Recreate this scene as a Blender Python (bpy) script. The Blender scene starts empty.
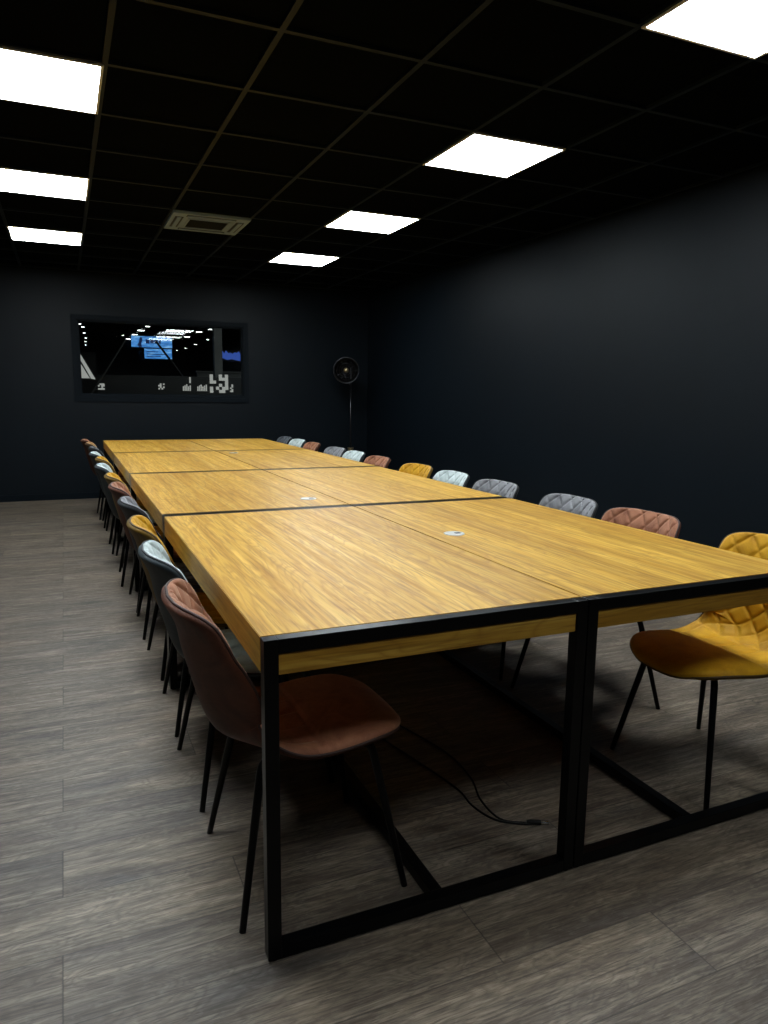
import bpy, bmesh, math, random
from mathutils import Vector, Matrix
random.seed(7)
C = bpy.context.scene.collection
scene = bpy.context.scene

# ------------------------------------------------------------------ helpers
def tag(o, label=None, cat=None, group=None, kind=None):
    if label: o['label'] = label
    if cat: o['category'] = cat
    if group: o['group'] = group
    if kind: o['kind'] = kind
    return o

def empty(name, loc=(0, 0, 0), rz=0.0):
    o = bpy.data.objects.new(name, None); C.objects.link(o)
    o.location = loc; o.rotation_euler = (0, 0, rz); o.empty_display_size = .1
    return o

def obj(name, bm, mat, parent=None, smooth=False, bevel=0.0, seg=2):
    if bevel:
        bmesh.ops.remove_doubles(bm, verts=bm.verts, dist=1e-6)
        bmesh.ops.bevel(bm, geom=list(bm.edges), offset=bevel, segments=seg, affect='EDGES', profile=.6)
    bmesh.ops.recalc_face_normals(bm, faces=bm.faces)
    me = bpy.data.meshes.new(name); bm.to_mesh(me); bm.free()
    for m in (mat if isinstance(mat, (list, tuple)) else [mat]): me.materials.append(m)
    if smooth:
        for p in me.polygons: p.use_smooth = True
    o = bpy.data.objects.new(name, me); C.objects.link(o)
    if parent: o.parent = parent
    return o

def box(bm, x0, x1, y0, y1, z0, z1, mi=0):
    v = [bm.verts.new(p) for p in ((x0,y0,z0),(x1,y0,z0),(x1,y1,z0),(x0,y1,z0),(x0,y0,z1),(x1,y0,z1),(x1,y1,z1),(x0,y1,z1))]
    for f in ((0,3,2,1),(4,5,6,7),(0,1,5,4),(1,2,6,5),(2,3,7,6),(3,0,4,7)):
        bm.faces.new([v[i] for i in f]).material_index = mi

def tube(bm, pts, radii, n=12, closed=False):
    pts = [Vector(p) for p in pts]
    if not isinstance(radii, (list, tuple)): radii = [radii]*len(pts)
    rings = []; prev = None; L = len(pts)
    for i, p in enumerate(pts):
        a = pts[(i-1) % L] if (closed or i > 0) else pts[i]
        b = pts[(i+1) % L] if (closed or i < L-1) else pts[i]
        t = (b-a)
        if t.length < 1e-9: t = Vector((0, 0, 1))
        t.normalize()
        if prev is None:
            r = t.cross(Vector((0, 0, 1)))
            if r.length < 1e-3: r = t.cross(Vector((1, 0, 0)))
        else: r = prev - t*prev.dot(t)
        r.normalize(); prev = r; s = t.cross(r)
        rings.append([bm.verts.new(p + (r*math.cos(k*math.tau/n) + s*math.sin(k*math.tau/n))*radii[i]) for k in range(n)])
    m = L if closed else L-1
    for i in range(m):
        A, B = rings[i], rings[(i+1) % L]
        for k in range(n): bm.faces.new((A[k], A[(k+1) % n], B[(k+1) % n], B[k]))
    if not closed:
        bm.faces.new(rings[0][::-1]); bm.faces.new(rings[-1])

def lathe(bm, prof, n=32, M=Matrix()):
    """prof: (r,z) list; caps closed where r==0"""
    rings = []
    for r, z in prof:
        if r < 1e-6: rings.append([bm.verts.new(M @ Vector((0, 0, z)))])
        else: rings.append([bm.verts.new(M @ Vector((r*math.cos(k*math.tau/n), r*math.sin(k*math.tau/n), z))) for k in range(n)])
    for A, B in zip(rings, rings[1:]):
        for k in range(n):
            k2 = (k+1) % n
            if len(A) == 1 and len(B) == 1: continue
            if len(A) == 1: bm.faces.new((A[0], B[k], B[k2]))
            elif len(B) == 1: bm.faces.new((A[k], A[k2], B[0]))
            else: bm.faces.new((A[k], A[k2], B[k2], B[k]))

def smooth_path(P, per=6):
    P = [Vector(p) for p in P]; out = []
    for i in range(len(P)-1):
        a = P[max(i-1, 0)]; b = P[i]; c = P[i+1]; d = P[min(i+2, len(P)-1)]
        for k in range(per):
            t = k/per
            out.append(.5*((2*b)+(c-a)*t+(2*a-5*b+4*c-d)*t*t+(3*b-a-3*c+d)*t**3))
    out.append(P[-1]); return out

# ------------------------------------------------------------------ materials
def mat(name, col, rough=.5, metal=0., spec=.5, **kw):
    m = bpy.data.materials.new(name); m.use_nodes = True
    b = m.node_tree.nodes['Principled BSDF']
    b.inputs['Base Color'].default_value = (*col, 1)
    b.inputs['Roughness'].default_value = rough
    b.inputs['Metallic'].default_value = metal
    b.inputs['Specular IOR Level'].default_value = spec
    for k, v in kw.items(): b.inputs[k.replace('_', ' ')].default_value = v
    return m

class NT:
    def __init__(s, m): s.t = m.node_tree; s.b = s.t.nodes['Principled BSDF']
    def n(s, typ, **kw):
        o = s.t.nodes.new(typ)
        for k, v in kw.items(): setattr(o, k, v)
        return o
    def l(s, a, b): s.t.links.new(a, b)
    def put(s, sock, v):
        if hasattr(v, 'links') or isinstance(v, bpy.types.NodeSocket): s.l(v, sock)
        else: sock.default_value = v
    def math(s, op, a, b=0., c=0.):
        o = s.n('ShaderNodeMath', operation=op)
        s.put(o.inputs[0], a); s.put(o.inputs[1], b)
        if op in ('MULTIPLY_ADD', 'SMOOTH_MIN', 'WRAP'): s.put(o.inputs[2], c)
        return o.outputs[0]
    def obj(s): return s.n('ShaderNodeTexCoord').outputs['Object']
    def mapping(s, vec, scale=(1, 1, 1), loc=(0, 0, 0), rot=(0, 0, 0)):
        o = s.n('ShaderNodeMapping'); s.l(vec, o.inputs[0])
        o.inputs['Scale'].default_value = scale; o.inputs['Location'].default_value = loc; o.inputs['Rotation'].default_value = rot
        return o.outputs[0]
    def noise(s, vec, scale=5., detail=4., rough=.55, dist=0., dims='3D', w=0.):
        o = s.n('ShaderNodeTexNoise', noise_dimensions=dims)
        if vec is not None: s.l(vec, o.inputs['Vector'])
        if dims == '4D': s.put(o.inputs['W'], w)
        o.inputs['Scale'].default_value = scale; o.inputs['Detail'].default_value = detail
        o.inputs['Roughness'].default_value = rough; o.inputs['Distortion'].default_value = dist
        return o.outputs['Fac']
    def ramp(s, fac, stops, interp='LINEAR'):
        o = s.n('ShaderNodeValToRGB'); s.put(o.inputs[0], fac); o.color_ramp.interpolation = interp
        e = o.color_ramp.elements
        while len(e) < len(stops): e.new(.5)
        for q, (p, c) in zip(e, stops):
            q.position = p; q.color = (*c, 1) if len(c) == 3 else c
        return o.outputs[0]
    def mix(s, f, a, b, mode='MIX'):
        o = s.n('ShaderNodeMix', data_type='RGBA', blend_type=mode)
        s.put(o.inputs[0], f)
        for i, v in ((6, a), (7, b)):
            if isinstance(v, tuple): v = (*v, 1) if len(v) == 3 else v
            s.put(o.inputs[i], v)
        return o.outputs[2]
    def bump(s, h, strength=.2, dist=.01):
        o = s.n('ShaderNodeBump'); o.inputs['Strength'].default_value = strength; o.inputs['Distance'].default_value = dist
        s.l(h, o.inputs['Height']); s.l(o.outputs[0], s.b.inputs['Normal'])

def g(v): return (v, v, v)

def wood_mat(name, across, offset, edge_shade=1.):
    """golden oiled wood; grain runs along local Y (across=False) or X"""
    m = mat(name, (.5, .3, .06), .40, spec=.34); N = NT(m)
    o = N.obj()
    if across: o = N.mapping(o, rot=(0, 0, math.pi/2))
    info = N.n('ShaderNodeObjectInfo').outputs['Random']
    sx = N.n('ShaderNodeSeparateXYZ'); N.l(o, sx.inputs[0])
    x, y, z = sx.outputs
    # staves about 12 cm wide, each with its own tone and grain shift
    st = N.math('FLOOR', N.math('MULTIPLY', x, 8.2))
    wn = N.n('ShaderNodeTexWhiteNoise', noise_dimensions='2D')
    cb = N.n('ShaderNodeCombineXYZ'); N.l(st, cb.inputs[0]); N.l(N.math('MULTIPLY', info, 37.), cb.inputs[1])
    N.l(cb.outputs[0], wn.inputs['Vector']); rnd = wn.outputs['Value']
    w4 = N.math('MULTIPLY_ADD', rnd, 9., N.math('MULTIPLY', info, 31.+offset))
    v1 = N.mapping(o, scale=(6., 1.0, 6.))
    big = N.noise(v1, 1.0, 3, .5, 1.0, '4D', w4)
    # cathedral figure: iso-lines of a slow field stretched along the grain
    figure = N.ramp(N.math('PINGPONG', N.math('MULTIPLY', big, 15.), .5), [(.0, g(.85)), (.10, g(.5)), (.28, g(.1)), (.5, g(0.))])
    fine = N.noise(N.mapping(o, scale=(120., 4.5, 120.)), 1., 4, .6, .2, '4D', w4)
    mid = N.noise(N.mapping(o, scale=(26., 1.1, 26.)), 1., 5, .62, .45, '4D', w4)
    c = N.ramp(mid, [(.30, (.40, .20, .020)), (.44, (.53, .295, .040)), (.56, (.61, .365, .060)), (.72, (.76, .50, .11))])
    c = N.mix(N.math('MULTIPLY', figure, .75), c, (.36, .175, .018))
    c = N.mix(N.ramp(fine, [(.36, g(.65)), (.52, g(0.))]), c, (.24, .11, .012))
    tone = N.ramp(rnd, [(0., (.84, .80, .72)), (1., (1.1, 1.1, 1.1))])
    c = N.mix(1., c, tone, 'MULTIPLY')
    kn = N.n('ShaderNodeTexVoronoi'); N.l(N.mapping(o, scale=(2.3, 1.3, 1.)), kn.inputs['Vector']); kn.inputs['Scale'].default_value = 1.
    N.put(kn.inputs['Randomness'], 1.)
    c = N.mix(N.ramp(kn.outputs['Distance'], [(.012, g(.6)), (.05, g(0.))]), c, (.2, .09, .012))
    if edge_shade < 1: c = N.mix(1., c, (edge_shade, edge_shade*.96, edge_shade*.85), 'MULTIPLY')  # shade on the slab edges, multiplied into the wood colour
    N.l(c, N.b.inputs['Base Color'])
    N.l(N.ramp(mid, [(.3, g(.50)), (.7, g(.36))]), N.b.inputs['Roughness'])
    N.bump(fine, .12, .002)
    return m

def floor_mat():
    m = mat('grey_oak_plank_floor', (.15, .13, .11), .42, spec=.4); N = NT(m)
    o = N.obj(); s = N.n('ShaderNodeSeparateXYZ'); N.l(o, s.inputs[0]); x, y = s.outputs[0], s.outputs[1]
    PW, PL = .2085, 1.36
    ry = N.math('MULTIPLY', N.math('ADD', y, 5*PW-1.428+PW*10), 1/PW)
    row = N.math('FLOOR', ry); fy = N.math('FRACT', ry)
    # each row of planks is shifted by a third of a plank against the one before
    sh = N.math('MULTIPLY', N.math('PINGPONG', N.math('MULTIPLY', row, 1.), 2.), .32)
    rx = N.math('ADD', N.math('MULTIPLY', N.math('ADD', x, 20.035), 1/PL), sh)
    col = N.math('FLOOR', rx); fx = N.math('FRACT', rx)
    cb = N.n('ShaderNodeCombineXYZ'); N.l(row, cb.inputs[0]); N.l(col, cb.inputs[1])
    wn = N.n('ShaderNodeTexWhiteNoise', noise_dimensions='2D'); N.l(cb.outputs[0], wn.inputs['Vector']); rnd = wn.outputs['Value']
    w = N.math('MULTIPLY', rnd, 53.)
    wob = N.noise(N.mapping(o, scale=(2.4, 9., 1)), 1., 3, .55, .5, '4D', w)
    ringf = N.ramp(N.math('PINGPONG', N.math('MULTIPLY', wob, 22.), .5), [(.0, g(.75)), (.14, g(.45)), (.35, g(.05))])
    cl = N.noise(N.mapping(o, scale=(30., 55., 1)), 1., 4, .6, .8, '4D', w)      # short curly flecks
    fine = N.noise(N.mapping(o, scale=(9., 190., 1)), 1., 6, .75, .9, '4D', w)
    mid = N.noise(N.mapping(o, scale=(2.0, 22., 1)), 1., 6, .70, 1.4, '4D', w)
    c = N.ramp(mid, [(.30, (.062, .048, .038)), (.49, (.172, .144, .117)), (.66, (.335, .293, .243))])
    c = N.mix(N.math('MULTIPLY', ringf, .7), c, (.080, .063, .050))
    c = N.mix(N.ramp(cl, [(.54, g(0.)), (.70, g(.38))]), c, (.30, .275, .24))
    c = N.mix(N.ramp(fine, [(.38, g(.75)), (.54, g(0.))]), c, (.045, .036, .029))
    patch = N.noise(N.mapping(o, scale=(1.6, 5., 1)), 1., 4, .6, 1.0, '4D', w)
    c = N.mix(1., c, N.ramp(patch, [(.30, (.55, .57, .62)), (.42, (.86, .83, .80)), (.56, (1.08, 1.03, .96)), (.7, (1.36, 1.27, 1.14))]), 'MULTIPLY')
    c = N.mix(1., c, N.ramp(rnd, [(0., (.84, .85, .87)), (.5, (1.0, .97, .93)), (1., (1.12, 1.12, 1.10))]), 'MULTIPLY')
    ey = N.math('MINIMUM', fy, N.math('SUBTRACT', 1., fy)); ex = N.math('MULTIPLY', N.math('MINIMUM', fx, N.math('SUBTRACT', 1., fx)), PL/PW)
    e = N.math('MINIMUM', ex, ey)
    seam = N.ramp(e, [(.004, g(1.)), (.013, g(0.))])
    c = N.mix(N.math('MULTIPLY', seam, .65), c, (.03, .025, .02))
    N.l(c, N.b.inputs['Base Color'])
    N.l(N.ramp(fine, [(.3, g(.55)), (.7, g(.40))]), N.b.inputs['Roughness'])
    N.bump(N.math('SUBTRACT', N.math('MULTIPLY', fine, .4), seam), .25, .002)
    return m

def velvet_mat(name, lo, hi, sheen, tint):
    m = mat(name, hi, .62, spec=.25); N = NT(m)
    o = N.obj()
    n1 = N.noise(o, 9., 5, .65, .8); n2 = N.noise(o, 420., 2, .5)
    f = N.math('ADD', N.math('MULTIPLY', n1, .8), N.math('MULTIPLY', n2, .2))
    N.l(N.ramp(f, [(.32, lo), (.66, hi)]), N.b.inputs['Base Color'])
    N.b.inputs['Sheen Weight'].default_value = sheen
    N.b.inputs['Sheen Roughness'].default_value = .35
    N.b.inputs['Sheen Tint'].default_value = (*tint, 1)
    N.bump(N.math('ADD', n2, N.math('MULTIPLY', n1, .6)), .12, .002)
    return m

def paint_mat(name, col, rough=.55, var=.12, bump=.08, spec=.3):
    m = mat(name, col, rough, spec=spec); N = NT(m)
    n = N.noise(N.obj(), 2.2, 4, .6)
    N.l(N.ramp(n, [(.3, tuple(c*(1-var) for c in col)), (.7, tuple(c*(1+var) for c in col))]), N.b.inputs['Base Color'])
    N.bump(N.noise(N.obj(), 180., 3, .6), bump, .002)
    return m

M_floor = floor_mat()
M_wall = paint_mat('blue_black_wall_paint', (.0025, .0050, .0078), .50, .10, .10, .16)
M_base = paint_mat('blue_black_satin_trim', (.0028, .0055, .0085), .6, .05, .02, .10)
M_tile = paint_mat('black_ceiling_tile', (.0010, .0018, .0028), .95, .2, .3, .03)
M_grid = mat('black_tee_bar_metal', (.0085, .0135, .021), .5, spec=.12)
M_metal = paint_mat('black_powder_coated_steel', (.0014, .0016, .0020), .30, .1, .05, .16)
M_legs = paint_mat('matt_black_chair_steel', (.0016, .0016, .0018), .36, .1, .03, .18)
M_top = wood_mat('golden_wood_top', False, 0.)
M_edge = wood_mat('shaded_wood_front_edge', True, 5., .72)  # front and side edges: top wood darkened, shade painted into the colour
M_side = wood_mat('shaded_wood_side_edge', False, 9., .68)
M_ac = paint_mat('grey_air_conditioner_plastic', (.19, .265, .385), .5, .04, .0, .3)
M_acd = mat('dark_intake_grille', (.006, .008, .008), .6)
M_silver = mat('brushed_silver_plastic', (.62, .62, .62), .35, .6)
M_dark = mat('dark_rubber', (.004, .004, .004), .5, spec=.3)
M_brass = mat('aged_brass', (.42, .33, .18), .35, .9)
M_lamprim = mat('worn_gunmetal', (.05, .05, .055), .28, .9)
M_chrome = mat('bright_metal_plug', (.75, .75, .75), .2, 1.)
M_grill = mat('smoked_lamp_glass', (.015, .014, .010), .08, 0., .6)

def emit(name, col, s):
    m = mat(name, g(0.), .5); b = m.node_tree.nodes['Principled BSDF']
    b.inputs['Emission Color'].default_value = (*col, 1); b.inputs['Emission Strength'].default_value = s
    return m
PANEL = 32.
M_panel = emit('lit_white_led_diffuser', (.89, .97, 1.), PANEL)
M_panel_dim = emit('added_dim_led_diffuser', (.89, .97, 1.), PANEL*.5)
M_spot = emit('lit_spot_lens', (.95, 1., 1.), 9.)
M_white = mat('white_panel_frame', (.7, .7, .7), .4)

# glass
def glass_mat():
    m = mat('clear_window_glass', (1, 1, 1), 0.0, spec=.5)
    b = m.node_tree.nodes['Principled BSDF']; b.inputs['Transmission Weight'].default_value = 1.; b.inputs['IOR'].default_value = 1.5
    return m
M_glass = glass_mat()

# ------------------------------------------------------------------ dimensions
X0, Y0, W, L = .358, 1.427, .857, 1.690          # first table's corner, table width and length
HT = .768; TB = .032; SLAB = .082                # table height, steel tube, slab thickness
XL, XR, YF, YB, ZC = -1.62, 3.84, -3.6, 9.3, 2.649
GX, GY, GP = .2352, 3.5083, .6                   # ceiling grid

# ------------------------------------------------------------------ room shell
def struct(name, bm, m, parent=None, **k):
    o = obj(name, bm, m, parent, **k)
    if not parent: o['kind'] = 'structure'
    return o
T = .12
b = bmesh.new(); box(b, XL-T, XR+T, YF-T, YB+T, -.1, 0.); struct('floor', b, M_floor)
b = bmesh.new(); box(b, XL-T, XR+T, YF-T, YB+T, ZC+.012, ZC+.11); struct('ceiling', b, M_tile)
b = bmesh.new()
i = math.ceil((XL-GX)/GP)
while GX+i*GP < XR:
    x = GX+i*GP; box(b, x-.012, x+.012, YF, YB, ZC-.004, ZC+.013); i += 1
j = math.ceil((YF-GY)/GP)
while GY+j*GP < YB:
    y = GY+j*GP; box(b, XL, XR, y-.012, y+.012, ZC-.0035, ZC+.013); j += 1
box(b, XL, XL+.02, YF, YB, ZC-.005, ZC+.013); box(b, XR-.02, XR, YF, YB, ZC-.005, ZC+.013)
box(b, XL, XR, YF, YF+.02, ZC-.005, ZC+.013); box(b, XL, XR, YB-.02, YB, ZC-.005, ZC+.013)
struct('trim_1', b, M_grid)
b = bmesh.new(); box(b, XL-T, XL, YF-T, YB+T, 0, ZC+.012); struct('wall_left', b, M_wall)
b = bmesh.new(); box(b, XR, XR+T, YF-T, YB+T, 0, ZC+.012); struct('wall_right', b, M_wall)
b = bmesh.new(); box(b, XL, XR, YF-T, YF, 0, ZC+.012); struct('wall_front', b, M_wall)
# back wall with the window opening
WX0, WX1, WZ0, WZ1 = .165, 2.15, 1.195, 2.118
b = bmesh.new()
box(b, XL, WX0, YB, YB+T, 0, ZC+.012); box(b, WX1, XR, YB, YB+T, 0, ZC+.012)
box(b, WX0, WX1, YB, YB+T, 0, WZ0); box(b, WX0, WX1, YB, YB+T, WZ1, ZC+.012)
struct('wall_back', b, M_wall)
def baseboard(name, x0, x1, y0, y1):
    b = bmesh.new(); box(b, x0, x1, y0, y1, 0, .074); struct(name, b, M_base, bevel=.003)
baseboard('baseboard_back', XL+.013, XR-.013, YB-.013, YB)
baseboard('baseboard_left', XL, XL+.013, YF, YB)
baseboard('baseboard_right', XR-.013, XR, YF, YB)
baseboard('baseboard_front', XL+.013, XR-.013, YF, YF+.013)
# window: stepped casing, inner stop, two panes
def ring(b, x0, x1, z0, z1, w, y0, y1, wb=None):
    wb = wb or w
    box(b, x0, x0+w, y0, y1, z0, z1); box(b, x1-w, x1, y0, y1, z0, z1)
    box(b, x0+w, x1-w, y0, y1, z1-w, z1); box(b, x0+w, x1-w, y0, y1, z0, z0+wb)
b = bmesh.new(); ring(b, .118, 2.192, 1.156, 2.154, .052, YB-.016, YB+.0); win = struct('window_1', b, M_base, bevel=.002)
b = bmesh.new(); ring(b, WX0, WX1, WZ0, WZ1, .03, YB-.004, YB+T, .045); obj('window_frame', b, M_base, win, bevel=.0015)
b = bmesh.new(); ring(b, WX0+.03, WX1-.03, WZ0+.045, WZ1-.03, .012, YB+.028, YB+.044); obj('window_stop', b, M_base, win)
def pane(y, tilt, yaw):
    b = bmesh.new(); box(b, WX0+.034-1.15, WX1-.034-1.15, -.002, .002, WZ0+.046-1.65, WZ1-.031-1.65)
    o = obj('window_pane', b, M_glass, win); o.location = (1.15, y, 1.65); o.rotation_euler = (math.radians(tilt), 0, math.radians(yaw))
pane(YB+.052, -.16, -.24); pane(YB+.080, -.34, .30)

# ------------------------------------------------------------------ ceiling lights (0.6 m LED panels in the grid)
rows = [(-9, 'far behind the camera end'), (-6, ''), (-3, 'nearest'), (0, 'second nearest'), (3, 'third nearest'), (6, 'farthest')]
def make_panel():
    t = empty('ceiling_light')
    b = bmesh.new(); ring_w = .012
    h = .296
    for a in ((-h, h, -h, -h+ring_w), (-h, h, h-ring_w, h), (-h, -h+ring_w, -h+ring_w, h-ring_w), (h-ring_w, h, -h+ring_w, h-ring_w)):
        box(b, *a, -.004, .014)
    obj('panel_frame', b, M_white, t)
    b = bmesh.new(); box(b, -h+ring_w, h-ring_w, -h+ring_w, h-ring_w, -.002, .012); obj('diffuser', b, M_panel, t)
    return t
def copy_tree(o, parent=None):
    c = o.copy(); C.objects.link(c)
    if parent: c.parent = parent
    for ch in [q for q in bpy.data.objects if q.parent == o]: copy_tree(ch, c)
    return c
panel0 = None
names = {(-1, -6): 'added unseen square ceiling light panel of the left row, just behind the viewpoint',
         (3, -6): 'added unseen square ceiling light panel of the right row, just behind the viewpoint',
         (-1, -3): 'square ceiling light panel of the left row, overhead just out of view',
         (3, -3): 'lit square ceiling panel cut off by the top right corner of the picture',
         (-1, 0): 'largest lit ceiling panel of the left row, cut by the left edge near the top',
         (3, 0): 'lit square ceiling panel of the right row, second nearest, above the near tables',
         (-1, 3): 'lit ceiling panel of the left row, middle one of the three in view',
         (3, 3): 'lit ceiling panel of the right row, between the nearer square one and the farthest one',
         (-1, 6): 'farthest and smallest lit ceiling panel of the left row, close to the window wall',
         (3, 6): 'farthest and smallest lit ceiling panel of the right row, close to the back corner'}
for (i, j), lab in sorted(names.items(), key=lambda q: q[0][1] == -6):
    if panel0 is None: panel0 = make_panel(); t = panel0
    else: t = copy_tree(panel0)
    if j == -6:          # dimmed pair behind the camera, added to light the foreground
        for ch in [q for q in bpy.data.objects if q.parent == t and q.name.startswith('diffuser')]:
            ch.data = ch.data.copy(); ch.data.materials[0] = M_panel_dim
    t.location = (GX+(i+.5)*GP, GY+(j+.5)*GP, ZC-.006)
    tag(t, lab, 'ceiling light', 'square light panels in the black ceiling')

# ------------------------------------------------------------------ air conditioner cassette
ac = empty('air_conditioner', (GX+1.5*GP, GY+4.5*GP, ZC-.006))
tag(ac, 'grey four-way air conditioner cassette set in one tile of the black ceiling', 'air conditioner')
b = bmesh.new(); h = .298; r1 = .165
for a in ((-h, -r1, -h, h), (r1, h, -h, h), (-r1, r1, -h, -r1), (-r1, r1, r1, h)): box(b, *a, -.018, .01)
# air slots are cut as recessed louvres laid into the outer ring
obj('panel', b, M_ac, ac, bevel=.003)
for k in range(4):
    A = Matrix.Rotation(k*math.pi/2, 4, 'Z')
    b = bmesh.new(); box(b, .205, .268, -.19, .19, -.0195, -.012); bmesh.ops.transform(b, matrix=A, verts=b.verts)
    sl = obj('air_slot', b, M_acd, ac)
    b = bmesh.new(); box(b, .222, .252, -.183, .183, -.026, -.019); bmesh.ops.transform(b, matrix=A, verts=b.verts)
    obj('louvre', b, M_ac, sl, bevel=.002)
b = bmesh.new(); ring2 = .150
for a in ((-r1, -r1+.014, -r1, r1), (r1-.014, r1, -r1, r1), (-r1, r1, -r1, -r1+.014), (-r1, r1, r1-.014, r1)): box(b, *a, -.024, -.008)
gr = obj('intake_frame', b, M_ac, ac)
b = bmesh.new(); box(b, -r1+.012, r1-.012, -r1+.012, r1-.012, -.014, -.006)
for k in range(11):
    y = -.135+.027*k; box(b, -r1+.014, r1-.014, y-.002, y+.002, -.020, -.013)
obj('intake_grille', b, M_acd, ac)

# ------------------------------------------------------------------ tables
def make_table():
    t = empty('table')
    w = W-.0042; l = L-.003
    # slab sits between the two steel end frames
    b = bmesh.new(); box(b, 0, w, TB+.0005, l-TB-.0005, HT-SLAB, HT)
    # below the top rails the slab comes forward between the legs
    box(b, TB+.0005, w-TB-.0005, .004, TB+.0006, HT-SLAB, HT-TB-.0005)
    box(b, TB+.0005, w-TB-.0005, l-TB-.0006, l-.004, HT-SLAB, HT-TB-.0005)
    bmesh.ops.remove_doubles(b, verts=b.verts, dist=1e-6)
    bmesh.ops.bevel(b, geom=list(b.edges), offset=.0018, segments=2, affect='EDGES')
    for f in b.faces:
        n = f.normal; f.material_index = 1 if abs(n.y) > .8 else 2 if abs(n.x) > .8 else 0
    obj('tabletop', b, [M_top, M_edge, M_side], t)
    def bar(name, *a): bb = bmesh.new(); box(bb, *a); return obj(name, bb, M_metal, t, bevel=.0016, seg=2)
    for y in (0, l-TB):
        for x in (0, w-TB):
            q = bar('leg', x, x+TB, y, y+TB, .006, HT-.0005)
            bb = bmesh.new(); lathe(bb, [(0, 0), (.011, 0), (.012, .007), (0, .007)], 16, Matrix.Translation((x+TB/2, y+TB/2, 0)))
            obj('foot', bb, M_dark, q)
        bar('top_rail', TB, w-TB, y, y+TB, HT-TB, HT-.0005)
        bar('floor_rail', TB, w-TB, y, y+TB, .006, .006+TB)
    bar('floor_stretcher', w/2-TB/2+.02, w/2+TB/2+.02, TB, l-TB, .006, .006+TB)
    return t
side_n = ['left', 'right']
ord_n = ['nearest', 'second nearest', 'third nearest', 'farthest']
tlab = {(0, 0): 'wood-topped table nearest the viewer, left row, without a cable port, black steel frame',
         (1, 0): 'nearest table of the right row, silver cable port in its golden top',
         (0, 1): 'second table of the left row, silver cable port near its far right side',
         (1, 1): 'second table of the right row, plain golden wood top',
         (0, 2): 'third table of the left row, plain golden wood top',
         (1, 2): 'third table of the right row, small cable port in its top',
         (0, 3): 'farthest table of the left row, closest to the window',
         (1, 3): 'farthest table of the right row, nearest to the back right corner'}
t0 = None
for j in range(4):
    for i in range(2):
        if t0 is None: t0 = make_table(); t = t0
        else: t = copy_tree(t0)
        t.location = (X0+i*W, Y0+j*L, 0)
        tag(t, tlab[(i, j)], 'table', 'tables pushed together in two rows')
# cable ports
def make_port():
    t = empty('cable_port')
    b = bmesh.new(); lathe(b, [(.030, 0), (.0395, 0), (.040, .0015), (.038, .003), (.031, .003), (.030, .0015), (.030, 0)], 40); obj('ring', b, M_silver, t, smooth=True)
    b = bmesh.new(); lathe(b, [(0, .0003), (.030, .0003), (.030, .0022), (0, .0022)], 40)
    cap = obj('cap', b, M_silver, t)
    b = bmesh.new(); box(b, .004, .026, -.009, .009, .0023, .0032); obj('cable_slot', b, M_dark, cap)
    return t
p0 = None
for (x, y, lab) in ((1.323, 2.334, 'round silver cable port in the nearest right-hand table top'),
                    (1.085, 3.385, 'round silver cable port in the second left-hand table top'),
                    (1.322, 6.22, 'round silver cable port in the third right-hand table top, the farthest port')):
    if p0 is None: p0 = make_port(); t = p0
    else: t = copy_tree(p0)
    t.location = (x, y, HT); tag(t, lab, 'cable port', 'cable ports in the table tops')

# ------------------------------------------------------------------ chairs
def catmull(P, t):
    """P list of (key, values...) sorted by key; smooth interpolation"""
    n = len(P)
    for i in range(n-1):
        if t <= P[i+1][0] or i == n-2: break
    k0, k1 = P[i][0], P[i+1][0]; f = (t-k0)/(k1-k0); f = max(0., min(1., f))
    out = []
    for c in range(1, len(P[0])):
        p1, p2 = P[i][c], P[i+1][c]
        m1 = (p2-P[i-1][c])/(k1-P[i-1][0]) if i > 0 else (p2-p1)/(k1-k0)
        m2 = (P[i+2][c]-p1)/(P[i+2][0]-k0) if i < n-2 else (p2-p1)/(k1-k0)
        h = k1-k0; f2 = f*f; f3 = f2*f
        out.append((2*f3-3*f2+1)*p1+(f3-2*f2+f)*h*m1+(-2*f3+3*f2)*p2+(f3-f2)*h*m2)
    return out
# centre line, local x forward, z up, seat front -> top of back
PROF = [(.252, .392), (.222, .420), (.16, .434), (.08, .434), (-.02, .424), (-.11, .417), (-.175, .424), (-.222, .450), (-.250, .505), (-.270, .575), (-.290, .65), (-.306, .725), (-.338, .792)]
arc = [0.]
for a, c in zip(PROF, PROF[1:]): arc.append(arc[-1]+math.hypot(c[0]-a[0], c[1]-a[1]))
LA = arc[-1]
CL = [(s, x, z) for s, (x, z) in zip(arc, PROF)]
#       arc    half width, wing lift
WID = [(0., .180, -.012), (.10, .208, -.006), (.22, .222, -.010), (.32, .215, .000), (.40, .196, .040), (.46, .184, .080), (.52, .184, .100), (.60, .202, .104), (.68, .216, .090), (.76, .216, .066), (.84, .199, .046), (LA, .190, .040)]
def frame_at(s):
    x, z = catmull(CL, s); x2, z2 = catmull(CL, min(s+.004, LA)); x1, z1 = catmull(CL, max(s-.004, 0))
    tx, tz = x2-x1, z2-z1; l = math.hypot(tx, tz); tx /= l; tz /= l
    return x, z, tz, -tx          # normal pointing to the sitter (up on the seat, forward on the back)
def width_at(s):
    w, lift = catmull(WID, s)
    capf, capb, p = .17, .070, 2.7
    k = 1.
    if s < capf: k = max(0., 1-((capf-s)/capf)**p)**(1/p)
    if s > LA-capb: k = max(0., 1-((s-LA+capb)/capb)**p)**(1/p)
    return w*k, lift, w
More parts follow.
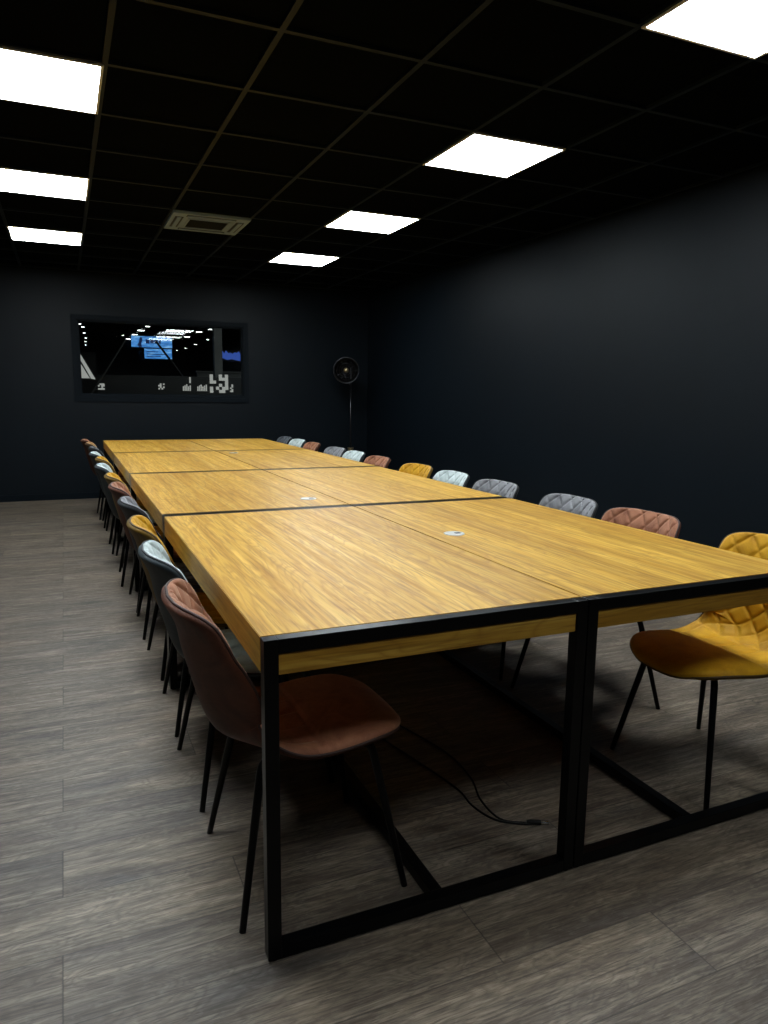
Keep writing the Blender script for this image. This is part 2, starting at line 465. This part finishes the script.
def S(s, u, hgt):
    x, z, nx, nz = frame_at(s); w, lift, wf = width_at(s)
    yy = u*w; r = abs(yy)/wf
    # normal also leans inward where the wings rise
    off = lift*r**2.1
    slope = lift*2.1*r**1.1/wf*(1 if yy > 0 else -1)
    q = 1/math.sqrt(1+slope*slope)
    hx = hgt*q
    return Vector((x+nx*(off+hx), yy-hgt*q*slope, z+nz*(off+hx)))
NS, NU = 176, 88
def s_of(i):
    t = i/NS; return LA*(.5-.5*math.cos(math.pi*t))*.55+LA*t*.45
def quilt(s, u):
    w, lift, wf = width_at(s); y = u*w
    d = .098
    a = (s-.395)/d; c = y/(d*.86)
    back = max(0., min(1., (s-.395)/.012))
    k1 = abs(math.sin(math.pi*(a+c)/1.)) ; k2 = abs(math.sin(math.pi*(a-c)/1.))
    puff_b = 1-math.exp(-(min(k1, k2)/.24)**1.0)
    kx = abs(math.sin(math.pi*c))
    fade = max(0., min(1., (s-.27)/.02))                 # straight channels at the rear of the seat
    puff_s = (1-math.exp(-(kx/.22)**1.1))*fade+(1-fade)
    seam = 1-math.exp(-(abs(s-.395)/.006)**1.3)
    seam2 = 1-.6*math.exp(-(abs(s-.275)/.005)**2)*1.0
    q = (puff_b*back+puff_s*(1-back))*seam*seam2
    # the quilting stops short of the plain border
    m = min(1., max(0., (1-abs(u))/.08))
    return (q-1)*m
def edge(s, u):
    w, lift, wf = width_at(s)
    du = (1-abs(u))*w; ds = min(s, LA-s)
    e = min(1., min(du, ds*1.3+du*.15)/.030)
    return math.sqrt(max(0., 1-(1-e)**2))
def skin(top, bot):
    b = bmesh.new(); T_, B_ = [], []
    for i in range(NS+1):
        s = s_of(i); ra, rb = [], []
        for k in range(NU+1):
            u = math.sin((k/NU-.5)*math.pi)*.35+(2*k/NU-1)*.65
            ra.append(b.verts.new(S(s, u, top(s, u)))); rb.append(b.verts.new(S(s, u, bot(s, u))))
        T_.append(ra); B_.append(rb)
    for i in range(NS):
        for k in range(NU):
            b.faces.new((T_[i][k], T_[i+1][k], T_[i+1][k+1], T_[i][k+1]))
            b.faces.new((B_[i][k], B_[i][k+1], B_[i+1][k+1], B_[i+1][k]))
    for i in range(NS):
        b.faces.new((T_[i][0], B_[i][0], B_[i+1][0], T_[i+1][0])); b.faces.new((T_[i][NU], T_[i+1][NU], B_[i+1][NU], B_[i][NU]))
    bmesh.ops.remove_doubles(b, verts=b.verts, dist=2e-5)
    bmesh.ops.dissolve_degenerate(b, edges=b.edges, dist=1e-6)
    return b
pad_bm = skin(lambda s, u: .004+.015*edge(s, u)+.0095*quilt(s, u), lambda s, u: .0004)
shell_bm = skin(lambda s, u: -.0004, lambda s, u: -.004-.011*edge(s, u))
def outline(h):
    P = []
    for i in range(NS+1): P.append(S(s_of(i), 1, h))
    for i in range(NS-1, 0, -1): P.append(S(s_of(i), -1, h))
    # even spacing
    out = [P[0]]
    for p in P[1:]:
        if (p-out[-1]).length > .008: out.append(p)
    return out
pipe_bm = bmesh.new(); tube(pipe_bm, outline(.0015), .0040, 8, True)
def leg_bm(sx, sy):
    b = bmesh.new()
    P = [(sx*.085, sy*.085, .384), (sx*.120, sy*.120, .3845), (sx*.138, sy*.138, .381), (sx*.147, sy*.147, .370), (sx*.153, sy*.153, .345)]
    P = smooth_path(P, 4)
    top = P[-1]; foot = Vector((sx*.216, sy*.216, .0))
    r = [.0112]*len(P)
    for k in range(1, 9):
        P.append(top.lerp(foot, k/8)); r.append(.0115-.0030*k/8)
    tube(b, P, r, 14); return b
LEGB = {(sx, sy): leg_bm(sx, sy) for sx in (-1, 1) for sy in (-1, 1)}
def to_mesh(name, bm):
    bmesh.ops.recalc_face_normals(bm, faces=bm.faces)
    me = bpy.data.meshes.new(name); bm.to_mesh(me); bm.free()
    for p in me.polygons: p.use_smooth = True
    return me
pad_me, shell_me, pipe_me = to_mesh('seat_pad', pad_bm), to_mesh('seat_shell', shell_bm), to_mesh('piping', pipe_bm)
leg_me = {k: to_mesh('leg', v) for k, v in LEGB.items()}
b = bmesh.new()
for sy in (-1, 1): tube(b, [(-.09, sy*.09, .384), (.09, sy*.09, .384)], .010, 10)
tube(b, [(0, -.09, .384), (0, .09, .384)], .010, 10)
box(b, -.10, .10, -.105, .105, .3925, .4035)
frame_me = to_mesh('under_frame', b)
for p in frame_me.polygons: p.use_smooth = len(p.vertices) == 4 and p.area < .003
def make_chair(key, pad, shell, pipe):
    t = empty('dining_chair')
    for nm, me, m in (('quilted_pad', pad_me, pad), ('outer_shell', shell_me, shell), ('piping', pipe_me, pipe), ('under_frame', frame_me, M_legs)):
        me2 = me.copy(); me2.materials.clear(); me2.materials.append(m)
        o = bpy.data.objects.new(nm, me2); C.objects.link(o); o.parent = t
        if nm == 'quilted_pad': par_pad = o
    for k in leg_me:
        me = leg_me[k]
        if not me.materials: me.materials.append(M_legs)
        o = bpy.data.objects.new('leg', me); C.objects.link(o); o.parent = t
    return t
V = {  # second velvet is the shaded copy: shade on the outer shell painted in
 'cognac': (velvet_mat('cognac_velvet', (.18, .064, .032), (.42, .180, .098), .35, (1., .68, .5)), velvet_mat('cognac_velvet_shaded_back', (.045, .014, .008), (.115, .038, .019), .02, (1., .6, .4)), (.030, .010, .006)),
 'yellow': (velvet_mat('ochre_velvet', (.41, .190, .004), (.66, .350, .011), .22, (1., .8, .35)), velvet_mat('ochre_velvet_shaded_back', (.085, .045, .003), (.17, .095, .007), .06, (1., .8, .4)), (.07, .035, .003)),
 'pale': (velvet_mat('pale_blue_grey_velvet', (.36, .43, .43), (.64, .71, .71), .35, (.85, 1., 1.)), velvet_mat('pale_blue_grey_velvet_shaded_back', (.014, .020, .024), (.034, .045, .051), .03, (.8, .95, 1.)), (.016, .020, .023)),
 'grey': (velvet_mat('mid_grey_velvet', (.12, .12, .13), (.27, .27, .285), .35, (.9, .93, 1.)), velvet_mat('mid_grey_velvet_shaded_back', (.007, .008, .010), (.018, .020, .023), .05, (.9, .93, 1.)), (.008, .008, .009)),
 'dark': (velvet_mat('charcoal_velvet', (.045, .050, .058), (.10, .11, .125), .3, (.85, .92, 1.)), velvet_mat('charcoal_velvet_shaded_back', (.006, .007, .009), (.014, .016, .019), .05, (.85, .92, 1.)), (.006, .007, .008)),
 'tan': (velvet_mat('tan_velvet', (.30, .16, .06), (.50, .29, .12), .3, (1., .8, .55)), velvet_mat('tan_velvet_shaded_back', (.04, .02, .008), (.08, .04, .015), .06, (1., .8, .55)), (.03, .015, .007)),
}
word = {'cognac': 'rust-brown', 'yellow': 'mustard yellow', 'pale': 'pale blue-grey', 'grey': 'mid-grey', 'dark': 'charcoal', 'tan': 'tan-brown'}
protos = {}
def chair(kind, x, y, rz, label, group):
    if kind not in protos:
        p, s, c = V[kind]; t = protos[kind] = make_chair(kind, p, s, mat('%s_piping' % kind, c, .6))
    else: t = copy_tree(protos[kind])
    t.location = (x, y, 0); t.rotation_euler = (0, 0, rz)
    tag(t, label, 'chair', group)
# left side, near to far
left = ['cognac', 'pale', 'yellow', 'grey', 'cognac', 'yellow', 'pale', 'yellow', 'pale', 'dark', 'tan', 'cognac']
lnote = ['velvet chair nearest the viewer at the left table edge, its back turned',
 'velvet chair left of the tables, directly behind the nearest rust-brown one',
 'velvet chair left of the tables, nearest of the yellow ones there',
 'velvet chair left of the tables, the only mid-grey one there',
 'velvet chair left of the tables, directly behind the mid-grey one',
 'velvet chair left of the tables, middle one of three yellow ones there',
 'velvet chair left of the tables, between the two farther yellow ones',
 'velvet chair left of the tables, farthest of the yellow ones there',
 'velvet chair left of the tables, farthest of the pale ones there',
 'velvet chair left of the tables, between the last pale and the tan-brown one',
 'velvet chair left of the tables, last but one before the window wall',
 'velvet chair left of the tables, last one before the window wall']
offs = (.338, .893, 1.408)
jit = [(0, 0, 0), (-.005, .0, 1), (.0, .012, -1), (.005, -.02, 2), (-.004, .01, -1), (.0, .0, 1), (-.03, .01, -2), (-.006, .02, 1), (-.035, -.01, 0), (-.02, 0, 2), (-.035, .01, -1), (-.06, .0, 1)]
for k, kd in enumerate(left):
    dx, dy, da = jit[k]
    chair(kd, .542+dx, Y0+(k//3)*L+offs[k % 3]+dy, math.radians(da), word[kd]+' '+lnote[k], 'velvet chairs along the left side of the tables')
right = ['yellow', 'cognac', 'grey', 'grey', 'pale', 'yellow', 'cognac', 'pale', 'grey', 'cognac', 'pale', 'dark']
rnote = ['quilted velvet chair nearest the viewer on the right, seat visible under the table',
 'velvet chair right of the tables, beside the nearest yellow one',
 'velvet chair right of the tables, nearest of the three mid-grey ones there',
 'velvet chair right of the tables, second nearest of the three mid-grey ones there',
 'velvet chair right of the tables, nearest of the pale ones there',
 'velvet chair right of the tables, farther of the two yellow ones there',
 'velvet chair right of the tables, directly behind the farther yellow one',
 'velvet chair right of the tables, in front of the floor lamp',
 'velvet chair right of the tables, farthest of the mid-grey ones there',
 'velvet chair right of the tables, farthest of the rust-brown ones there',
 'velvet chair right of the tables, last but one before the back wall',
 'velvet chair right of the tables, last one before the back wall']
rx = [.02, .0, .0, .0, .0, .0, -.01, .0, .0, 0, .01, 0]
ry = [1.715, 2.34, 2.85, 3.50, 4.04, 4.535, 5.22, 5.76, 6.225, 6.93, 7.44, 7.915]
ra = [0, 2, -2, 1, -2, 2, 0, -1, 2, -2, 1, 0]
for k, kd in enumerate(right):
    chair(kd, 1.985+rx[k], ry[k], math.pi+math.radians(ra[k]), word[kd]+' '+rnote[k], 'velvet chairs along the right side of the tables')

# ------------------------------------------------------------------ floor lamp in the back corner
lamp = empty('floor_lamp', (3.44, 8.9, 0))
tag(lamp, 'dark tripod floor lamp with a round spotlight head in the back right corner', 'floor lamp')
b = bmesh.new(); tube(b, [(0, 0, .50), (0, 0, 1.40)], .011, 12); tube(b, [(0, 0, 1.40), (0, 0, 1.62)], .009, 12); obj('pole', b, M_lamprim, lamp, smooth=True)
b = bmesh.new(); lathe(b, [(0, .495), (.012, .495), (.016, .51), (.040, .575), (.040, .585), (0, .585)], 24); obj('tripod_hub', b, M_brass, lamp)
for k in range(3):
    a = math.radians(90+120*k); b = bmesh.new()
    tube(b, [(.018*math.cos(a), .018*math.sin(a), .53), (.26*math.cos(a), .26*math.sin(a), .0+.01)], [.011, .009], 10); obj('leg', b, M_legs, lamp)
# head: drum facing the viewer, slightly turned
aim = Vector((-3.0, -8.6, -.25)).normalized()
Z = aim; Xx = Vector((0, 0, 1)).cross(Z).normalized(); Yy = Z.cross(Xx)
MH = Matrix((( Xx.x, Yy.x, Z.x, -.085), (Xx.y, Yy.y, Z.y, -.05), (Xx.z, Yy.z, Z.z, 1.585), (0, 0, 0, 1)))
b = bmesh.new(); lathe(b, [(0, -.15), (.05, -.15), (.09, -.13), (.145, -.06), (.160, 0), (.160, .03), (.150, .03), (.150, 0), (.135, -.05), (.08, -.10), (0, -.11)], 48, MH); head = obj('lamp_head', b, M_legs, lamp, smooth=True)
b = bmesh.new()
tube(b, [MH @ Vector((.163*math.cos(k*math.tau/64), .163*math.sin(k*math.tau/64), .032)) for k in range(64)], .0055, 10, True); obj('rim', b, M_lamprim, head, smooth=True)
b = bmesh.new(); lathe(b, [(0, -.085), (.02, -.085), (.022, -.02), (.034, .0), (.034, .018), (.018, .032), (0, .036)], 24, MH); obj('bulb_cap', b, M_brass, head, smooth=True)
b = bmesh.new()
for r in (.06, .09, .12): tube(b, [MH @ Vector((r*math.cos(k*math.tau/48), r*math.sin(k*math.tau/48), .028)) for k in range(48)], .0016, 6, True)
for k in range(12):
    a = k*math.tau/12; tube(b, [MH @ Vector((.034*math.cos(a), .034*math.sin(a), .024)), MH @ Vector((.160*math.cos(a), .160*math.sin(a), .030))], .0016, 6)
obj('front_guard', b, M_lamprim, head)
b = bmesh.new(); tube(b, smooth_path([(0, 0, 1.40), (-.02, 0, 1.42), (-.05, .03, 1.47), (-.07, .05, 1.55)], 5), .009, 10); obj('yoke', b, M_lamprim, lamp, smooth=True)

# ------------------------------------------------------------------ cable on the floor under the near tables
cab = empty('cable', (1.254, 1.636, 0)); tag(cab, 'black cable with a metal plug tip lying on the floor under the nearest tables', 'cable')
def rel(P): return [(x-1.254, y-1.636, z) for x, y, z in P]
b = bmesh.new()
tube(b, smooth_path(rel([(1.236, 1.646, .005), (1.215, 1.658, .004), (1.156, 1.705, .004), (1.157, 1.82, .004), (1.196, 1.953, .004), (1.20, 2.15, .004), (1.12, 2.45, .004), (1.0, 2.8, .004)]), 6), .0034, 8)
tube(b, smooth_path(rel([(1.236, 1.644, .005), (1.205, 1.655, .004), (1.140, 1.708, .004), (1.115, 1.80, .004), (1.118, 1.91, .004), (1.07, 2.15, .004), (1.0, 2.45, .004), (.93, 2.8, .004)]), 6), .0034, 8)
obj('cord', b, M_dark, cab, smooth=True)
A = Matrix.Translation((-.018, .010, .0085)) @ Matrix.Rotation(math.radians(-28), 4, 'Z') @ Matrix.Rotation(math.radians(90), 4, 'Y')
b = bmesh.new(); lathe(b, [(0, -.02), (.005, -.02), (.008, -.008), (.008, .022), (.006, .024), (0, .024)], 14, A); pl = obj('plug', b, M_dark, cab, smooth=False)
b = bmesh.new(); lathe(b, [(0, .022), (.0055, .022), (.0055, .046), (.003, .048), (0, .048)], 14, A); obj('metal_tip', b, M_chrome, pl, smooth=False)['label'] = 'bright metal plug tip'

# ------------------------------------------------------------------ the dark hall seen through the window
HY = 22.
M_hall = paint_mat('hall_dark_paint', (.013, .0145, .0145), .6, .15, .05)
M_hallgrey = paint_mat('hall_grey_concrete', (.075, .08, .078), .7, .2, .1)
HF = YB+T
b = bmesh.new(); box(b, -3., 9., HF, HY, -.1, 0.); struct('floor_hall', b, M_hallgrey)
b = bmesh.new(); box(b, -3., 9., HF, HY, 2.9, 3.); struct('ceiling_hall', b, M_hall)
b = bmesh.new(); box(b, -3., 9., HY, HY+.1, 0, 2.9); struct('wall_hall_far', b, M_hall)
b = bmesh.new(); box(b, -3.1, -3., HF, HY, 0, 2.9); struct('wall_hall_left', b, M_hall)
b = bmesh.new(); box(b, 9., 9.1, HF, HY, 0, 2.9); struct('wall_hall_right', b, M_hall)
b = bmesh.new(); box(b, -3., XL-T, HF-.1, HF, 0, 2.9); box(b, XR+T, 9., HF-.1, HF, 0, 2.9); struct('wall_hall_near', b, M_hall)
b = bmesh.new(); box(b, XL-T, XR+T, HF-.02, HF, ZC+.11, 2.9); struct('wall_hall_lintel', b, M_hall)
hl = bpy.data.lights.new('added_hall_fill', 'AREA'); hl.energy = 38.; hl.shape = 'RECTANGLE'; hl.size = 4.; hl.size_y = 1.; hl.color = (.9, 1., .97)  # unseen area light added to lift the dark hall
ho = bpy.data.objects.new('added_hall_fill', hl); C.objects.link(ho); ho.location = (3.2, 10.3, 2.85)
# pillar
b = bmesh.new(); box(b, 2.27, 2.40, 12., 12.13, 0, 2.9); tag(obj('pillar', b, M_hallgrey, bevel=.004), 'slim grey pillar behind the window glass at right', 'pillar')
# low partition
b = bmesh.new(); box(b, 2.15, 4.2, 13.0, 13.08, 0, 1.62); box(b, 2.13, 4.22, 12.98, 13.10, 1.62, 1.65); tag(obj('partition', b, M_hallgrey, bevel=.003), 'grey partition behind the slim pillar, beyond the window', 'partition')
# screens
def screen_mat():
    m = mat('lit_blue_screen', g(0.), .3); N = NT(m)
    o = N.obj(); n = N.noise(N.mapping(o, scale=(6., 1., 22.)), 1., 4, .6)
    c = N.ramp(n, [(.3, (.02, .10, .34)), (.5, (.06, .28, .72)), (.7, (.30, .62, .95))])
    N.l(c, N.b.inputs['Emission Color']); N.b.inputs['Emission Strength'].default_value = .9
    return m
M_scr = screen_mat()
M_scr2 = emit('screen_highlight', (.55, .8, 1.), 1.0); M_scrd = emit('screen_dark_shapes', (.01, .03, .12), .5)
M_scenic = emit('screen_mountain_blue', (.035, .09, .40), .8)
def screen(x0, x1, z0, z1, y, label, deco):
    t = empty('screen', ((x0+x1)/2, y, z0)); w = (x1-x0)/2; h = z1-z0
    tag(t, label, 'screen', None)
    b = bmesh.new(); box(b, -w-.004, w+.004, .003, .03, -.004, h+.004); obj('casing', b, M_dark, t, bevel=.003)
    b = bmesh.new(); box(b, -w, w, -.001, .0035, 0, h); d = obj('display', b, M_scr if deco != 'scenic' else M_dark, t)
    b = bmesh.new(); dm = M_scrd
    if deco == 'figure':
        # seated dark figure shape and rows of lettering
        pr = [(-.62*w, .0), (-.50*w, .0), (-.52*w, .35*h), (-.46*w, .6*h), (-.47*w, .85*h), (-.54*w, .93*h), (-.60*w, .8*h), (-.63*w, .45*h), (-.72*w, .2*h)]
        A1 = [b.verts.new((x, -.003, z)) for x, z in pr]; B1 = [b.verts.new((x, -.001, z)) for x, z in pr]
        b.faces.new(A1)
        for q in range(len(pr)): b.faces.new((A1[q], B1[q], B1[(q+1) % len(pr)], A1[(q+1) % len(pr)]))
        for (u0, u1, v0, v1) in ((-.3, -.12, .35, .72), (-.08, .10, .4, .75), (.13, .3, .35, .7), (.34, .44, .38, .7)):
            box(b, u0*w, u1*w, -.003, -.001, v0*h, v1*h)
        obj('picture', b, dm, d)
    elif deco == 'lines':
        for (u0, u1, v) in ((-.85, .0, .66), (-.85, .5, .42), (-.85, .2, .2)): box(b, u0*w, u1*w, -.003, -.001, v*h, (v+.07)*h)
        obj('picture', b, dm, d)
    else:
        top = [(-1, .85), (-.8, .95), (-.6, .72), (-.45, 1.0), (-.2, .75), (0, .82), (.2, .7), (.45, .86), (.65, .8), (.85, .95), (1, .7)]
        low = [(1, .05), (.5, .12), (.1, .2), (-.3, .1), (-.7, .25), (-1, .3)]
        pr = [(a*w, c*h) for a, c in top+low]
        A1 = [b.verts.new((x, -.003, z)) for x, z in pr]; b.faces.new(A1)
        obj('picture', b, M_scenic, d)
    return t
screen(1.17, 1.88, 2.075, 2.27, 14., 'wide blue lit screen behind the window, with a dark figure and lettering', 'figure')
screen(1.385, 1.865, 1.875, 2.05, 13.96, 'smaller bright blue screen hung below the wide blue one beyond the glass', 'lines')
screen(2.76, 3.14, 1.87, 2.07, 14., 'dark screen with a blue mountain picture at the right end of the window', 'scenic')
# hanging rods for the screens
for x, y, lab in ((1.25, 14.03, 'left'), (1.80, 14.03, 'right')):
    b = bmesh.new(); tube(b, [(x, y, 2.27), (x, y, 2.9)], .008, 8)
    tag(obj('hanging_rod', b, M_dark), 'thin dark rod holding the wide blue screen at its %s end' % lab, 'rod')
# diagonal braces
M_brace = mat('grey_brace', (.045, .047, .045), .5)
b = bmesh.new(); tube(b, [(.88, 11.4, 2.03), (.485, 11.4, 1.413), (-.417, 11.4, 0.0)], .011, 8); tag(obj('brace', b, M_brace), 'thin grey slanting pole beyond the left half of the window', 'pole')
b = bmesh.new(); tube(b, [(1.42, 12.5, 2.1), (1.70, 12.5, 1.72), (2.9, 12.5, 0.0)], .018, 8); tag(obj('brace', b, M_dark), 'dark slanting pole crossing in front of the blue screens', 'pole')
# white striped panel leaning at the far left of the view
M_wht = emit('emissive_white_graphic', (.85, .90, .84), .38)  # white marks with emission of their own
bd = empty('sign', (.257, 11.45, 0)); tag(bd, 'white slanted stripes sign at the lower left of the window view', 'sign')
b = bmesh.new(); box(b, -.50, .205, .02, .05, 0., 1.83); obj('board', b, M_dark, bd)
def prism(b, pts, y0, y1):
    A1 = [b.verts.new((x, y0, z)) for x, z in pts]; B1 = [b.verts.new((x, y1, z)) for x, z in pts]
    b.faces.new(A1); b.faces.new(B1[::-1])
    for q in range(len(pts)): b.faces.new((A1[q], B1[q], B1[(q+1) % len(pts)], A1[(q+1) % len(pts)]))
b = bmesh.new()
prism(b, [(-.02, 1.825), (.004, 1.79), (.185, 1.447), (.125, 1.457), (.004, 1.70), (-.02, 1.745)], .0, .02)
prism(b, [(-.02, 1.69), (.009, 1.64), (.107, 1.462), (-.02, 1.462)], .0, .02)
obj('stripes', b, M_wht, bd)['label'] = 'white stripes'
# blocky white graphics on a low counter
ct = empty('counter', (1.5, 11.6, 0)); tag(ct, 'long dark low counter below the window view, carrying white block graphics', 'counter')
b = bmesh.new(); box(b, -1.4, 1.3, .018, .3, 0, 1.52); obj('counter_body', b, M_hall, ct, bevel=.004)
def graphic(label, x, z, s, rows_, y=11.6):
    b = bmesh.new()
    for r, line in enumerate(rows_):
        for c_, ch in enumerate(line):
            if ch == '#': box(b, c_*s, (c_+1)*s, 0., .018, (len(rows_)-1-r)*s, (len(rows_)-r)*s)
    o = obj('block_graphic', b, M_wht, ct); o.location = (x-1.5, 0, z); o['label'] = 'white block pattern'
def hx(u): return u
graphic('', 2.115, 1.275, .0475, ['#..#.#', '#..###', '##...#', '...#.#', '#.#.##', '#..##.'])
graphic('', .475, 1.30, .023, ['.###', '#.##', '..#.', '####'])
graphic('', 1.335, 1.315, .023, ['.#.#', '##..', '.#.#', '#.#.'])
graphic('', 2.43, 1.29, .024, ['.#', '.#', '#.', '.#', '##'])
def bars(x, n, s, z=1.30, hh=.10):
    b = bmesh.new()
    for k in range(n): box(b, k*s, k*s+s*.6, 0, .018, 0, hh*(.7+.3*((k*7) % 3)/2))
    o = obj('bar_graphic', b, M_wht, ct); o.location = (x-1.5, 0, z); o['label'] = 'white upright bars'
bars(1.70, 5, .026); bars(1.92, 6, .026)
b = bmesh.new(); box(b, 0, .022, 0, .018, 0, .09); o = obj('bar_graphic', b, M_wht, ct); o.location = (.30, 0, 1.42)
# spotlights under the hall ceiling
def ray(u, v): 
    F = Vector(( .39912703, .90258941, -.16133805)); R = Vector((.91532577, -.40251922, .01253061)); U = Vector((.05363167, .15267817, .98681965))
    return F*719.3955+R*(u-384)-U*(v-512)
CAMZ = 1.2843
def make_spot():
    t = empty('spotlight')
    b = bmesh.new(); lathe(b, [(0, .0), (.055, .0), (.060, .01), (.060, .12), (.03, .15), (0, .15)], 20); obj('housing', b, M_dark, t)
    b = bmesh.new(); lathe(b, [(0, -.004), (.030, -.003), (.050, .002), (.050, .006), (0, .006)], 20); obj('lens', b, M_spot, t)
    b = bmesh.new(); tube(b, [(0, 0, .15), (0, 0, .52)], .008, 6); obj('stem', b, M_dark, t)
    return t
s0 = None
spots = [(2.43, 12.1, 'a', .9), (2.08, 14.0, 'b', 1.), (1.30, 12.6, '', 1.)]
SP = [(128.4, 339, 1.3), (134.8, 334.6, 1.3), (140.9, 330.5, 1.6), (147.7, 326.5, 1.), (187.2, 337, 1.4), (199, 332, 1.4), (210, 329.4, .9), (207.6, 339.7, .8), (195.5, 344.5, .8), (185.5, 348.2, .6), (177, 350.4, .6),
      (79.8, 323.9, .6), (83, 327, .7), (84.4, 333, .6), (85.8, 338, .6), (85.6, 341.6, .5), (85.6, 345, .5), (122.8, 335.3, .5)]
lab = ['leftmost glowing spotlight of the rising chain left of the blue screen', 'second glowing spotlight from the left of the chain by the blue screen', 'brightest spotlight of the chain rising from the blue screen', 'topmost spotlight of the chain rising from the blue screen',
       'bright spotlight right of the reflected light bars', 'spotlight at the right tip of the reflected light bars', 'highest spotlight beside the slim pillar', 'spotlight beside the pillar, below the highest one', 'dim spotlight halfway between blue screen and pillar', 'dim spotlight right of the blue screens, below the light bars', 'lowest dim spotlight right of the blue screens',
       'topmost tiny light of the column at the left end of the window', 'second tiny light from the top at the left end of the window', 'third tiny light from the top at the left end of the window', 'fourth tiny light from the top at the left end of the window', 'second lowest tiny light at the left end of the window', 'lowest tiny light at the left end of the window', 'lone tiny light left of the blue screen']
for (u, v, sc), lb in zip(SP, lab):
    d = ray(u, v); k = (2.40-CAMZ)/d.z; p = d*k
    if s0 is None: s0 = make_spot(); t = s0
    else: t = copy_tree(s0)
    if p.y > HY-.5:
        k = (HY-.6)/d.y; p = d*k
    t.location = (p.x, p.y, CAMZ+p.z); t.scale = (sc, sc, 1)
    tag(t, lb, 'spotlight', 'spotlights in the dark hall behind the window')

# ------------------------------------------------------------------ world and camera
w = bpy.data.worlds.new('World'); scene.world = w; w.use_nodes = True
w.node_tree.nodes['Background'].inputs[0].default_value = (0, 0, 0, 1)
cam = bpy.data.cameras.new('Camera'); co = bpy.data.objects.new('Camera', cam); C.objects.link(co); scene.camera = co
cam.sensor_fit = 'VERTICAL'; cam.sensor_height = 36.; cam.lens = 719.3955*36/1024; cam.clip_start = .05
R = Vector((.91532577, -.40251922, .01253061)); U = Vector((.05363167, .15267817, .98681965)); F = Vector((.39912703, .90258941, -.16133805))
co.matrix_world = Matrix(((R.x, U.x, -F.x, 0), (R.y, U.y, -F.y, 0), (R.z, U.z, -F.z, CAMZ), (0, 0, 0, 1)))
vs = scene.view_settings; vs.view_transform = 'Standard'; vs.look = 'None'; vs.exposure = 0.; vs.gamma = 1.; vs.use_curve_mapping = False
